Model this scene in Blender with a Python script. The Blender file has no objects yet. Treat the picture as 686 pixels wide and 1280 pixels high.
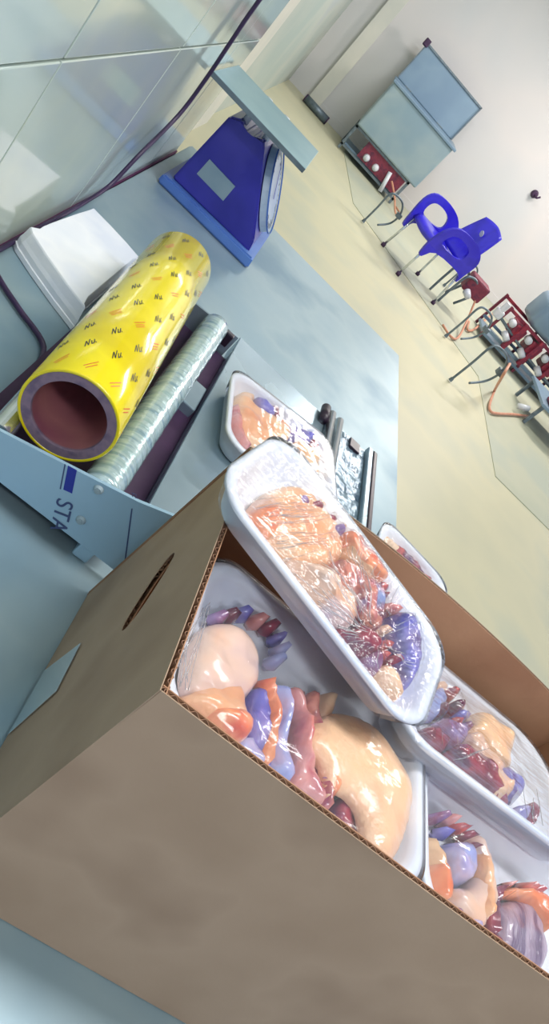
import bpy, bmesh, math, random
from mathutils import Vector, Matrix, noise
from mathutils.geometry import delaunay_2d_cdt, tessellate_polygon
random.seed(7)
sc = bpy.context.scene
COL = sc.collection
S = .28                      # metres per survey unit; the camera is the origin of the survey
T = -1.87 * S                # height of the work table top
F = T - .85                  # height of the floor
CX, CY, FL = 343., 640., 915.967

# ------------------------------------------------------------------ camera
R3 = Matrix(((0.72545247, -0.62788419, -0.28192223),
             (0.15441823, 0.54764603, -0.82233742),
             (0.67072626, 0.55303279, 0.49424793)))
cam_d = bpy.data.cameras.new('camera')
cam = bpy.data.objects.new('camera', cam_d); COL.objects.link(cam)
cam.matrix_world = R3.to_4x4()
cam_d.sensor_fit = 'VERTICAL'; cam_d.sensor_height = 36; cam_d.lens = 36 * FL / 1280
cam_d.clip_start = .01; cam_d.clip_end = 60
sc.camera = cam
# ------------------------------------------------------------------ light
w = bpy.data.worlds.new('world'); sc.world = w; w.use_nodes = True
w.node_tree.nodes['Background'].inputs[0].default_value = (.70, .78, 1.0, 1)
w.node_tree.nodes['Background'].inputs[1].default_value = 1.0
sc.view_settings.view_transform = 'Standard'; sc.view_settings.look = 'None'
sc.view_settings.exposure = -0.12; sc.view_settings.gamma = 1
sc.view_settings.use_curve_mapping = False

def area(name, loc, target, sx, sy, power, col):
    d = bpy.data.lights.new(name, 'AREA'); d.shape = 'RECTANGLE'; d.size = sx; d.size_y = sy
    d.energy = power; d.color = col
    o = bpy.data.objects.new(name, d); COL.objects.link(o); o.location = loc
    o.rotation_euler = (Vector(target) - Vector(loc)).to_track_quat('-Z', 'Y').to_euler()
    return o
CEIL = 1.75
area('ceiling_tube_light', (1.9, 2.6, CEIL - .12), (1.9, 2.6, 0), 1.2, .3, 30, (1.0, .97, .94))
area('ceiling_tube_light', (.6, .7, CEIL - .12), (.6, .7, 0), 1.2, .3, 30, (1.0, .97, .95))
area('ceiling_tube_light', (.6, -1.3, CEIL - .12), (.6, -1.3, 0), 1.2, .3, 26, (.94, .97, 1.0))
area('ceiling_tube_light', (1.9, 5.6, CEIL - .12), (1.9, 5.6, 0), 1.2, .3, 55, (1.0, .95, .92))
area('ceiling_tube_light', (3.2, 8.3, CEIL - .12), (3.2, 8.3, 0), 1.2, .3, 125, (1.0, .90, .85))
area('ceiling_tube_light', (.8, 8.0, CEIL - .12), (.8, 8.0, 0), 1.2, .3, 40, (.95, .97, 1.0))

# ------------------------------------------------------------------ materials
def srgb(h):
    if isinstance(h, str):
        h = [int(h[i:i + 2], 16) for i in (0, 2, 4)]
    return tuple(((c / 255) / 12.92 if c / 255 <= .04045 else ((c / 255 + .055) / 1.055) ** 2.4) for c in h) + (1,)

def mat(name, cols, rough=.5, metal=0., scale=8., bump=0., bscale=None, stretch=(1, 1, 1), coat=0., emit=None, contrast=(.35, .65), detail=3, spec=None, rvar=0.):
    m = bpy.data.materials.new(name); m.use_nodes = True
    nt = m.node_tree; N = nt.nodes; L = nt.links; b = N['Principled BSDF']
    b.inputs['Roughness'].default_value = rough; b.inputs['Metallic'].default_value = metal
    b.inputs['Coat Weight'].default_value = coat; b.inputs['Coat Roughness'].default_value = .06
    if spec is not None: b.inputs['Specular IOR Level'].default_value = spec
    if isinstance(cols, str): cols = [cols]
    tc = N.new('ShaderNodeTexCoord'); mp = N.new('ShaderNodeMapping'); mp.inputs['Scale'].default_value = stretch
    L.new(tc.outputs['Object'], mp.inputs['Vector'])
    if len(cols) == 1:
        b.inputs['Base Color'].default_value = srgb(cols[0])
    else:
        n = N.new('ShaderNodeTexNoise'); n.inputs['Scale'].default_value = scale; n.inputs['Detail'].default_value = detail
        L.new(mp.outputs[0], n.inputs['Vector'])
        r = N.new('ShaderNodeValToRGB'); e = r.color_ramp.elements
        k = len(cols); lo, hi = contrast
        e[0].position = lo; e[0].color = srgb(cols[0]); e[1].position = hi; e[1].color = srgb(cols[-1])
        for i in range(1, k - 1):
            q = e.new(lo + (hi - lo) * i / (k - 1)); q.color = srgb(cols[i])
        L.new(n.outputs['Fac'], r.inputs['Fac']); L.new(r.outputs['Color'], b.inputs['Base Color'])
        if rvar:
            mr = N.new('ShaderNodeMapRange'); mr.inputs['To Min'].default_value = max(.02, rough - rvar); mr.inputs['To Max'].default_value = rough + rvar
            L.new(n.outputs['Fac'], mr.inputs['Value']); L.new(mr.outputs[0], b.inputs['Roughness'])
    if bump:
        n2 = N.new('ShaderNodeTexNoise'); n2.inputs['Scale'].default_value = bscale or scale * 4; n2.inputs['Detail'].default_value = 2
        L.new(mp.outputs[0], n2.inputs['Vector'])
        bp = N.new('ShaderNodeBump'); bp.inputs['Strength'].default_value = bump; bp.inputs['Distance'].default_value = .004
        L.new(n2.outputs['Fac'], bp.inputs['Height']); L.new(bp.outputs[0], b.inputs['Normal'])
    if emit:
        b.inputs['Emission Color'].default_value = srgb(emit[0]); b.inputs['Emission Strength'].default_value = emit[1]
    return m

def film_mat(name, tint=(.93, .95, 1), amount=.12, milk=.10, bump=.5, sc_=(18, 90, 1), rough=.06):
    m = bpy.data.materials.new(name); m.use_nodes = True
    nt = m.node_tree; N = nt.nodes; L = nt.links; N.remove(N['Principled BSDF']); out = N['Material Output']
    tr = N.new('ShaderNodeBsdfTransparent'); tr.inputs[0].default_value = (*tint, 1)
    gl = N.new('ShaderNodeBsdfGlossy'); gl.inputs['Roughness'].default_value = rough; gl.inputs['Color'].default_value = (1, 1, 1, 1)
    df = N.new('ShaderNodeBsdfDiffuse'); df.inputs[0].default_value = (.85, .87, .95, 1)
    tc = N.new('ShaderNodeTexCoord'); mp = N.new('ShaderNodeMapping'); mp.inputs['Scale'].default_value = sc_; L.new(tc.outputs['Object'], mp.inputs['Vector'])
    nz = N.new('ShaderNodeTexNoise'); nz.inputs['Scale'].default_value = 1; nz.inputs['Detail'].default_value = 3; nz.inputs['Distortion'].default_value = .6
    L.new(mp.outputs[0], nz.inputs['Vector'])
    bp = N.new('ShaderNodeBump'); bp.inputs['Strength'].default_value = bump; bp.inputs['Distance'].default_value = .003
    L.new(nz.outputs['Fac'], bp.inputs['Height']); L.new(bp.outputs[0], gl.inputs['Normal'])
    fr = N.new('ShaderNodeFresnel'); fr.inputs['IOR'].default_value = 1.35; L.new(bp.outputs[0], fr.inputs['Normal'])
    ad = N.new('ShaderNodeMath'); ad.operation = 'ADD'; ad.inputs[1].default_value = amount; ad.use_clamp = True; L.new(fr.outputs[0], ad.inputs[0])
    m1 = N.new('ShaderNodeMixShader'); m1.inputs[0].default_value = milk; L.new(tr.outputs[0], m1.inputs[1]); L.new(df.outputs[0], m1.inputs[2])
    m2 = N.new('ShaderNodeMixShader'); L.new(ad.outputs[0], m2.inputs[0]); L.new(m1.outputs[0], m2.inputs[1]); L.new(gl.outputs[0], m2.inputs[2])
    L.new(m2.outputs[0], out.inputs['Surface'])
    return m

M = dict(
    tile=mat('glazed_wall_tile', ['b2c4c0', 'c4cfc4', 'b6c6c6'], .12, scale=2.2, coat=.4, bump=.02, bscale=9),
    grout=mat('grout', ['adb6b4', 'bcc2c0'], .8, scale=30),
    farwall=mat('painted_wall', ['cdcdcc', 'd3d0ce', 'c8cbcc'], .55, scale=.5, bump=.05, bscale=20),
    leftfar=mat('painted_wall_green', ['a9b7b0', 'bcc2b8', 'b2bab8'], .5, scale=.8, bump=.05, bscale=20),
    trim=mat('pale_trim', ['cfd0c6', 'dad8cc'], .5, scale=3),
    floor=mat('cream_floor', ['bdbb9f', 'c5c1a2', 'b7b9a2'], .45, scale=1.1, bump=.03, bscale=14),
    plinth=mat('grey_green_screed', ['aeb29c', 'b4b69f', 'a9b09f'], .45, scale=1.4, bump=.04, bscale=12),
    ceiling=mat('ceiling_paint', ['d8d8d4', 'e2e2de'], .8, scale=2),
    steel=mat('brushed_steel', ['859fac', '97acb4', '7995a6'], .42, .35, scale=5, bump=.08, bscale=16, rvar=.12, contrast=(.3, .7)),
    steel_s=mat('machine_steel', ['93a9b8', 'a4b7c2'], .26, .55, scale=7, bump=.05, bscale=10, rvar=.08),
    plate=mat('film_covered_steel', ['9fc0d6', 'a8c6d8'], .33, .15, scale=6),
    gap_shade=mat('dark_maroon_gap_shade', ['4a1c44', '5a2450'], .7, scale=20),  # shade of the gap beside the table, put into the colour
    bluep=mat('blue_grey_steel', ['7890a4', '8199ab', '7089a0'], .4, .3, scale=1.5),
    tank=mat('tank_steel', ['8ba3ae', '9db0b4', '839dad'], .42, .3, scale=1.6, bump=.05, bscale=10),
    chrome=mat('chrome', ['c9d2d8', 'dfe5e8'], .15, .9, scale=20),
    dark=mat('dark_rubber', ['33183c', '42264a'], .55, scale=20),
    cable=mat('black_cable_sheath', ['2b1a3e', '38234a'], .4, scale=30),
    darkred=mat('dark_maroon_paint', ['6b2338', '7d2c40', '55203a'], .5, scale=18),  # dark red of the burner parts, valves and deck flange
    red=mat('red_primer', ['8c2438', '6e1f38', 'a03340'], .5, scale=12),
    white=mat('white_enamel', ['d5d8dc', 'c2c9d0'], .4, scale=15),
    card=mat('kraft_cardboard', ['a0866e', 'a88e76', '977d66'], .72, scale=7, bump=.05, bscale=120, stretch=(1, 1, 1)),
    cardin=mat('kraft_cardboard_inside', ['a87a5c', 'b08364', '9d7054'], .75, scale=6, bump=.05, bscale=120),
    flute=mat('cardboard_fluting', ['8a6650', '9a745c'], .8, scale=60),
    foam=mat('white_foam', ['e4e9f3', 'edf0f6', 'dde3f0'], .42, scale=9, bump=.04, bscale=260, spec=.4),
    blue=mat('scale_blue_paint', ['2f2c9a', '3934a8', '2a2690'], .35, scale=6, coat=.2),
    bluel=mat('scale_light_blue', ['4c6fb8', '5a80c4'], .4, scale=10),
    platform=mat('scale_platform_steel', ['86a9b4', '97b6bc'], .4, .3, scale=8),
    dial=mat('dial_face', ['a9bccb', 'bccad4'], .25, scale=8),
    label=mat('grey_label', ['8da3b0', '9aadb6'], .45, scale=20),
    chair=mat('royal_blue_plastic', ['2a1fc0', '3328cc', '241ab0'], .32, scale=4, coat=.2),
    yellow=mat('yellow_film_wrap', ['e8d400', 'f2de10', 'dfc800'], .16, scale=10, coat=.6, bump=.05, bscale=30),
    core=mat('cardboard_core_end', ['7c6a80', '8b7688', '6f5f78'], .8, scale=60),
    corein=mat('cardboard_core_inside', ['ab6a72', 'b97a7a', '995868'], .6, scale=8),
    print_b=mat('black_print', ['26242c'], .4), print_r=mat('red_print', ['e0662a'], .4),
    print_blue=mat('blue_print', ['23309c'], .4), print_grey=mat('grey_print', ['3b4a78'], .4),
    filmroll=mat('stretched_film_roll', ['9fbcc0', 'b7cdd0', '86a6b4'], .2, .25, scale=20, bump=.5, bscale=24, stretch=(1, 5, 1), coat=.6),
    crumple=mat('crumpled_film_on_plate', ['5b7286', '8197a6', '475e74'], .22, .4, scale=30, bump=.8, bscale=45),
    hose=mat('orange_gas_hose', ['c08468', 'cc947a'], .5, scale=20),
    pipe=mat('grey_steel_pipe', ['5e6c74', '74828a'], .4, .5, scale=20),
    tape=film_mat('packing_tape', (.80, .88, .95), .10, .22, .1),
    film=film_mat('cling_film', (.97, .98, 1), .0, .05, .30, (16, 40, 10), .10),
    film_w=film_mat('cling_film_wrinkled', (.97, .98, 1), .03, .04, .5, (10, 120, 10), .10),
    tubem=mat('lit_tube', ['ffffff'], .5, emit=('ffffff', 6)),
    black=mat('black_coating', ['1d1220', '2a1a2c'], .35, scale=20),
    skin=mat('chicken_skin', ['e89a70', 'efb285', 'f3c8a0', 'eec49a', 'e98a6a'], .30, scale=17, bump=.35, bscale=120, coat=.5, contrast=(.28, .72)),
    skin2=mat('pale_chicken_skin', ['efb98c', 'f2c79c', 'efcaa6', 'e3a684'], .32, scale=14, bump=.35, bscale=140, coat=.4, contrast=(.28, .74)),
    meat=mat('red_meat', ['6c1434', 'a52a40', 'cc5450', '822448', '54205a'], .25, scale=36, bump=.5, bscale=90, coat=.6, contrast=(.3, .7)),
    meat2=mat('marbled_meat', ['8f9fd0', 'c06a78', 'e0937c', '96365a', 'a9b2dc'], .25, scale=34, bump=.5, bscale=90, coat=.6, contrast=(.3, .7)),
    liver=mat('blue_violet_offal', ['4a3f9c', '6a68c4', '8f86c8', '5b3378'], .22, scale=24, bump=.3, bscale=70, coat=.7, contrast=(.32, .7)),
    violet=mat('violet_meat', ['7a5ca4', '9c86c0', '8b4a72', 'a06f8c'], .25, scale=30, bump=.4, bscale=70, coat=.6, contrast=(.32, .7)),
    pale=mat('translucent_pale_skin', ['dcc0bc', 'ecccb8', 'f0bd9a', 'cdbcd0'], .28, scale=16, bump=.25, bscale=90, coat=.6, contrast=(.3, .7)),
    orange=mat('orange_skin', ['e0603c', 'ee8a5c', 'f4a478', 'dc5240'], .28, scale=26, bump=.3, bscale=90, coat=.6, contrast=(.3, .7)),
    maroon=mat('dark_red_meat', ['4e1238', '7c1a40', 'a22c48', '5a1e4e'], .22, scale=30, bump=.4, bscale=80, coat=.8, contrast=(.32, .68)),
    lilac=mat('lilac_membrane', ['7d92d8', 'a9b0e0', 'c6b8d8', '8a86cc'], .22, scale=26, bump=.25, bscale=80, coat=.7, contrast=(.3, .7)),
    pink=mat('pink_meat', ['c8566a', 'dc8880', 'e0a09c', 'b04060'], .25, scale=28, bump=.3, bscale=80, coat=.6, contrast=(.3, .7)),
    crease=film_mat('film_crease', (.98, .98, 1), .12, .35, .1, (20, 20, 10), .12),
    bone=mat('striped_joint', ['8f7a9c', 'b9a4b8', '6d5578'], .3, scale=16, bump=.4, bscale=60, stretch=(6, 1, 1), coat=.5),
)

# ------------------------------------------------------------------ builders
def link(name, me, m=None, parent=None, smooth=False):
    o = bpy.data.objects.new(name, me); COL.objects.link(o)
    if m is not None: me.materials.append(m)
    if smooth:
        for p in me.polygons: p.use_smooth = True
    if parent is not None: o.parent = parent
    return o
def mesh(name, vs, fs, m, parent=None, smooth=False):
    me = bpy.data.meshes.new(name); me.from_pydata([tuple(v) for v in vs], [], fs); me.update()
    return link(name, me, m, parent, smooth)
def from_bm(name, bm, m, parent=None, smooth=False):
    bmesh.ops.recalc_face_normals(bm, faces=bm.faces)
    me = bpy.data.meshes.new(name); bm.to_mesh(me); bm.free()
    return link(name, me, m, parent, smooth)
def bx(bm, lo, hi, bev=0, mtx=None):
    c = [(a + b) / 2 for a, b in zip(lo, hi)]; s = [b - a for a, b in zip(lo, hi)]
    mt = Matrix.Translation(c) @ Matrix.Diagonal((*s, 1))
    if mtx is not None: mt = mtx @ mt
    r = bmesh.ops.create_cube(bm, size=1, matrix=mt)
    if bev:
        es = list({e for v in r['verts'] for e in v.link_edges})
        bmesh.ops.bevel(bm, geom=es, offset=bev, segments=2, affect='EDGES', profile=.5)
def cyl(bm, a, b, r, r2=None, n=20, caps=True):
    a = Vector(a); b = Vector(b); d = b - a
    q = d.to_track_quat('Z', 'Y').to_matrix().to_4x4()
    bmesh.ops.create_cone(bm, cap_ends=caps, segments=n, radius1=r, radius2=r if r2 is None else r2, depth=d.length,
                          matrix=Matrix.Translation((a + b) / 2) @ q)
def catmull(pts, k=6):
    pts = [Vector(p) for p in pts]; P = [pts[0]] + pts + [pts[-1]]; out = []
    for i in range(1, len(P) - 2):
        a, b, c, d = P[i - 1:i + 3]
        for j in range(k):
            t = j / k
            out.append(.5 * ((2 * b) + (c - a) * t + (2 * a - 5 * b + 4 * c - d) * t * t + (3 * b - a - 3 * c + d) * t ** 3))
    out.append(pts[-1]); return out
def tube(bm, pts, r, n=8, k=6):
    P = catmull(pts, k) if k > 1 else [Vector(p) for p in pts]
    rings = []; up = Vector((0, 0, 1)); prev = None
    for i, p in enumerate(P):
        t = (P[min(i + 1, len(P) - 1)] - P[max(i - 1, 0)]).normalized()
        if prev is None:
            nrm = t.orthogonal().normalized()
        else:
            nrm = (prev - t * prev.dot(t)).normalized()
        prev = nrm; bi = t.cross(nrm)
        rings.append([bm.verts.new(p + nrm * r * math.cos(2 * math.pi * j / n) + bi * r * math.sin(2 * math.pi * j / n)) for j in range(n)])
    for a, b in zip(rings, rings[1:]):
        for j in range(n): bm.faces.new((a[j], a[(j + 1) % n], b[(j + 1) % n], b[j]))
    bm.faces.new(rings[0][::-1]); bm.faces.new(rings[-1])
def box(name, lo, hi, m, parent=None, bev=0):
    bm = bmesh.new(); bx(bm, lo, hi, bev); return from_bm(name, bm, m, parent)
def prism(bm, pts, axis, a, b):
    """extrude a 2-D polygon along axis from a to b"""
    def P(u, v, w):
        return {'y': (u, w, v), 'x': (w, u, v), 'z': (u, v, w)}[axis]
    lo = [bm.verts.new(P(u, v, a)) for u, v in pts]; hi = [bm.verts.new(P(u, v, b)) for u, v in pts]
    n = len(pts)
    bm.faces.new(lo); bm.faces.new(hi[::-1])
    for i in range(n): bm.faces.new((lo[i], lo[(i + 1) % n], hi[(i + 1) % n], hi[i]))
def empty(name, loc, label, cat, group=None, rot=None):
    o = bpy.data.objects.new(name, None); COL.objects.link(o); o.empty_display_size = .05
    mt = Matrix.Translation(loc)
    if rot is not None: mt = mt @ rot.to_4x4()
    o.matrix_world = mt
    tag(o, label, cat, group); return o
def tag(o, label, cat, group=None):
    o['label'] = label; o['category'] = cat
    if group: o['group'] = group
    return o
def struct(o): o['kind'] = 'structure'; return o
def ray(u, v): return R3 @ Vector((u - CX, -(v - CY), -FL))
def onz(u, v, z):
    d = ray(u, v); return d * (z / d.z)

# ------------------------------------------------------------------ room shell
struct(box('floor', (-.72, -2.2, F - .1), (6.5, 10.4, F), M['floor']))
wl = struct(box('wall_left', (-.52, -2.2, F), (-.218, 1.80, CEIL), M['grout']))
tw = .42
ys = [.745 + tw * k for k in range(-7, 3)] + [1.80]
zs = [F] + [z for z in [-.232 + tw * k for k in range(-2, 6)] if F + .02 < z < CEIL] + [CEIL]
for i in range(len(ys) - 1):
    for j in range(len(zs) - 1):
        bm = bmesh.new(); pr = random.uniform(0, .0008)
        bx(bm, (-.219, ys[i] + .0016, zs[j] + .0016), (-.2105 + pr, ys[i + 1] - .0016, zs[j + 1] - .0016), .0012)
        from_bm('tile', bm, M['tile'], wl)
wf = struct(box('wall_left_far', (-.80, 1.80, F), (-.66, 10.4, CEIL), M['leftfar']))
struct(box('trim_1', (-.66, 1.80, F), (-.215, 1.83, CEIL), M['leftfar']))
struct(box('trim_2', (-.66, 5.2, F), (-.62, 5.75, CEIL), M['trim']))
struct(box('wall_back', (-.72, 10.2, F), (6.5, 10.4, CEIL), M['farwall']))
struct(box('trim_3', (-.36, 10.13, F), (-.19, 10.2, CEIL), M['trim']))
struct(box('trim_4', (-.19, 10.185, F), (6.4, 10.2, F + .10), M['farwall']))
struct(box('ceiling', (-.8, -2.2, CEIL), (6.5, 10.4, CEIL + .1), M['ceiling']))
bm = bmesh.new()
pl = [(.36, 9.55), (.69, 7.75), (1.15, 7.42), (1.75, 6.97), (2.45, 6.45), (2.43, 4.63), (6.4, 4.66), (6.4, 10.18), (.36, 10.18)]
prism(bm, pl, 'z', F + .0005, F + .005)
struct(from_bm('trim_5', bm, M['plinth']))

for i, (x, y, wd, ln) in enumerate([(1.9, 2.6, .34, 1.3), (.6, .7, .34, 1.3), (.6, -1.3, .34, 1.3), (1.9, 5.6, .34, 1.3), (3.2, 8.3, .34, 1.3), (.8, 8.0, .34, 1.3)]):
    lab = ['ceiling light beyond the far edge of the work table', 'ceiling light right above the carton', 'ceiling light behind the near end of the work table', 'ceiling light over the middle of the cream floor', 'ceiling light nearest the burner rack', 'ceiling light nearest the tank with the raised lid'][i]
    e = empty('ceiling_light', (x, y, CEIL - .001), lab, 'light', 'ceiling lights over the room')
    box('light_housing', (-ln / 2, -wd / 2, -.06), (ln / 2, wd / 2, 0), M['white'], e, .005)
    for s in (-1, 1):
        bm = bmesh.new(); cyl(bm, (-ln / 2 + .02, s * wd * .22, -.078), (ln / 2 - .02, s * wd * .22, -.078), .013, n=14)
        from_bm('light_tube', bm, M['tubem'], e, True)

# ------------------------------------------------------------------ work table
t = empty('work_table', (.18, .8, F), 'large stainless steel work table carrying the carton, wrapping machine and scale', 'table')
def rel(e, lo, hi): return tuple(a - b for a, b in zip(lo, e.location)), tuple(a - b for a, b in zip(hi, e.location))
def rbox(name, lo, hi, m, e, bev=0):
    a, b = rel(e, lo, hi); return box(name, a, b, m, e, bev)
bm = bmesh.new()
x0, x1, y0, y1 = -.198, .575, -.35, 1.93
prism(bm, [(x0 - .18, y0 - .8), (x1 - .18, y0 - .8), (x1 - .03 - .18, y1 - .8), (x0 - .008 - .18, y1 - .8), (x0 - .008 - .18, y0 + 1.6 - .8)], 'z', T - .04 - F, T - F)
es = [e for e in bm.edges]; bmesh.ops.bevel(bm, geom=es, offset=.004, segments=2, affect='EDGES')
from_bm('table_top', bm, M['steel'], t)
for x in (x0 + .04, x1 - .07):
    for y in (y0 + .05, y1 - .08):
        bm = bmesh.new(); cyl(bm, (x - .18, y - .8, 0.03), (x - .18, y - .8, T - F - .04), .019); from_bm('leg', bm, M['steel_s'], t, True)
        bm = bmesh.new(); cyl(bm, (x - .18, y - .8, 0), (x - .18, y - .8, .03), .014, .022); from_bm('foot', bm, M['dark'], t, True)
rbox('undershelf', (x0 + .03, y0 + .04, F + .2), (x1 - .06, y1 - .07, F + .225), M['steel_s'], t, .003)

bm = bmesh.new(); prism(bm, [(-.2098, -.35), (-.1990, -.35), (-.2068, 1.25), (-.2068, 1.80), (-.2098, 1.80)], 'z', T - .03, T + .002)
struct(from_bm('gap_shade_strip', bm, M['gap_shade']))  # shade in the table-to-wall gap, put in as a dark maroon strip
# ------------------------------------------------------------------ wall cable
bm = bmesh.new()
tube(bm, [(-.190, 1.36, .6), (-.196, 1.37, .1), (-.198, 1.386, -.142), (-.197, 1.395, -.207), (-.195, 1.405, -.285), (-.195, 1.40, -.36), (-.195, 1.31, -.43), (-.198, 1.27, -.49), (-.2030, 1.20, -.515),
          (-.2035, 1.12, -.5185), (-.2035, .93, -.5185), (-.200, .88, -.5185), (-.170, .852, -.5185), (-.13, .83, -.5185), (-.078, .80, -.5185), (-.062, .72, -.5185)], .0036, 8)
tag(from_bm('power_cable', bm, M['cable'], None, True), 'black cable hanging down the tiled wall and curling on the steel table', 'cable')
bm = bmesh.new()
tube(bm, [(-.2045, .855, -.514), (-.2045, .8, -.514), (-.2045, .7, -.514), (-.2045, .55, -.514)], .0048, 8)
tag(from_bm('power_cable', bm, M['cable'], None, True), 'thick black cable tucked between the tiled wall and the table edge', 'cable')

# ------------------------------------------------------------------ platform scale
e = empty('platform_scale', (-.06, 1.66, T), 'blue counter scale with a flat steel weighing plate near the tiled wall', 'scale')
def rp(pts, ex, ez): return [(a - ex, b - ez) for a, b in pts]
bm = bmesh.new()
prism(bm, rp([(-.158, T + .022), (.052, T + .022), (.045, T + .05), (-.052, -.335), (-.066, -.318), (-.085, -.333), (-.102, -.335), (-.122, -.322), (-.144, -.334)], -.06, T), 'y', -.092, .11)
bmesh.ops.bevel(bm, geom=list(bm.edges), offset=.004, segments=2, affect='EDGES'); from_bm('body', bm, M['blue'], e)
bm = bmesh.new(); prism(bm, rp([(-.176, T + .001), (.072, T + .001), (.068, T + .026), (-.174, T + .022)], -.06, T), 'y', -.11, .125)
bmesh.ops.bevel(bm, geom=list(bm.edges), offset=.004, segments=2, affect='EDGES'); from_bm('base_flange', bm, M['bluel'], e)
# dial on the sloping right face
a = Vector((.045, 0, T + .05)); b = Vector((-.052, 0, -.335)); d = (b - a).normalized(); nrm = Vector((-d.z, 0, d.x)); nrm = nrm if nrm.x > 0 else -nrm
c = (a + b) / 2 + nrm * .002 - Vector((-.06, 0, T)); c.y = .01
bm = bmesh.new(); cyl(bm, c, c + nrm * .014, .088, .084, 40); from_bm('dial', bm, M['dial'], e)
bm = bmesh.new(); cyl(bm, c + nrm * .0145, c + nrm * .018, .089, .089, 40, caps=False)
dl = from_bm('dial_ring', bm, M['bluel'], e)
bm = bmesh.new()
for k in range(40):
    an = 2 * math.pi * k / 40; rr = Matrix.Translation(c + nrm * .0146) @ nrm.to_track_quat('Z', 'Y').to_matrix().to_4x4() @ Matrix.Rotation(an, 4, 'Z')
    bx(bm, (.068 if k % 5 else .060, -.0008, -.0002), (.078, .0008, .0002), 0, rr)
from_bm('dial_ticks', bm, M['print_b'], e)
bm = bmesh.new(); rr = Matrix.Translation(c + nrm * .0165) @ nrm.to_track_quat('Z', 'Y').to_matrix().to_4x4() @ Matrix.Rotation(.8, 4, 'Z')
bx(bm, (-.02, -.002, -.0004), (.066, .002, .0004), 0, rr); from_bm('needle', bm, M['print_blue'], e)
# side rating plate (pixels read onto the side face y=1.567)
def ony(u, v, y):
    d = ray(u, v); return d * (y / d.y)
bm = bmesh.new()
q = [ony(u, v, 1.567) - Vector(e.location) for u, v in [(262, 199), (294, 233), (279, 251), (246, 217)]]
prism(bm, [(p.x, p.z) for p in q], 'y', -.0945, -.0915); from_bm('rating_plate', bm, M['label'], e)
for x, y in ((-.118, -.06), (-.118, .085), (-.068, -.06), (-.068, .085)):
    bm = bmesh.new(); cyl(bm, (x + .06, y, -.338 - T), (x + .06, y, -.287 - T), .0075, n=14); from_bm('post', bm, M['white'], e, True)
bm = bmesh.new(); bx(bm, (-.204 + .06, 1.485 - 1.66, -.287 - T), (.026 + .06, 1.715 - 1.66, -.283 - T), .001); from_bm('weighing_plate', bm, M['platform'], e)
for lo, hi in (((-.204, 1.483, -.2925), (.026, 1.485, -.2835)), ((-.204, 1.715, -.2925), (.026, 1.717, -.2835))):
    rbox('plate_lip', lo, hi, M['pipe'], e)

# ------------------------------------------------------------------ foam tray builder
def rrect(L, W, r, n=7):
    out = []
    for cx, cy, a0 in ((L / 2 - r, W / 2 - r, 0), (-L / 2 + r, W / 2 - r, 90), (-L / 2 + r, -W / 2 + r, 180), (L / 2 - r, -W / 2 + r, 270)):
        for k in range(n + 1):
            a = math.radians(a0 + 90 * k / n); out.append((cx + r * math.cos(a), cy + r * math.sin(a)))
    return out
def foam_tray(name, L, W, H, parent, r=.030):
    prof = [(-.016, 0, .7), (-.013, 0, .75), (-.004, H * .75, .95), (0, H * .86, 1), (.0, H * .98, 1), (-.003, H, 1), (-.007, H * .97, .95), (-.010, H * .8, .9), (-.019, .0065, .7), (-.024, .004, .6)]
    vs = []; fs = []; n = 0
    for off, z, rk in prof:
        ring = rrect(L + 2 * off, W + 2 * off, r * rk + .003); n = len(ring)
        vs += [(x, y, z) for x, y in ring]
    for i in range(len(prof) - 1):
        for j in range(n):
            k = (j + 1) % n; fs.append((i * n + j, i * n + k, (i + 1) * n + k, (i + 1) * n + j))
    fs.append(tuple(range(n))[::-1]); fs.append(tuple(range((len(prof) - 1) * n, len(prof) * n)))
    return mesh(name, vs, fs, M['foam'], parent, True)

def inside(p, poly):
    x, y = p; c = False; n = len(poly)
    for i in range(n):
        x1, y1 = poly[i]; x2, y2 = poly[(i + 1) % n]
        if (y1 > y) != (y2 > y) and x < (x2 - x1) * (y - y1) / (y2 - y1) + x1: c = not c
    return c
def sdist(p, poly):
    m = 1e9; px, py = p
    for i in range(len(poly)):
        ax, ay = poly[i]; bx_, by_ = poly[(i + 1) % len(poly)]
        dx, dy = bx_ - ax, by_ - ay; L2 = dx * dx + dy * dy + 1e-12
        t_ = max(0, min(1, ((px - ax) * dx + (py - ay) * dy) / L2))
        m = min(m, math.hypot(px - ax - t_ * dx, py - ay - t_ * dy))
    return m
def smooth_poly(poly, k=4):
    P = [Vector((*p, 0)) for p in poly]; n = len(P); out = []
    for i in range(n):
        a, b, c, d = P[i - 1], P[i], P[(i + 1) % n], P[(i + 2) % n]
        for j in range(k):
            t_ = j / k
            q_ = .5 * ((2 * b) + (c - a) * t_ + (2 * a - 5 * b + 4 * c - d) * t_ * t_ + (3 * b - a - 3 * c + d) * t_ ** 3)
            out.append((q_.x, q_.y))
    return out
def hgt(p, poly, z0, h, wd, nz, seed):
    d = min(sdist(p, poly) / wd, 1)
    return z0 + h * math.sqrt(max(0, 1 - (1 - d) ** 2)) * (1 + nz * noise.noise(Vector((p[0] * 45, p[1] * 45, seed))) + nz * .4 * noise.noise(Vector((p[0] * 120, p[1] * 120, seed))))
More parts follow.
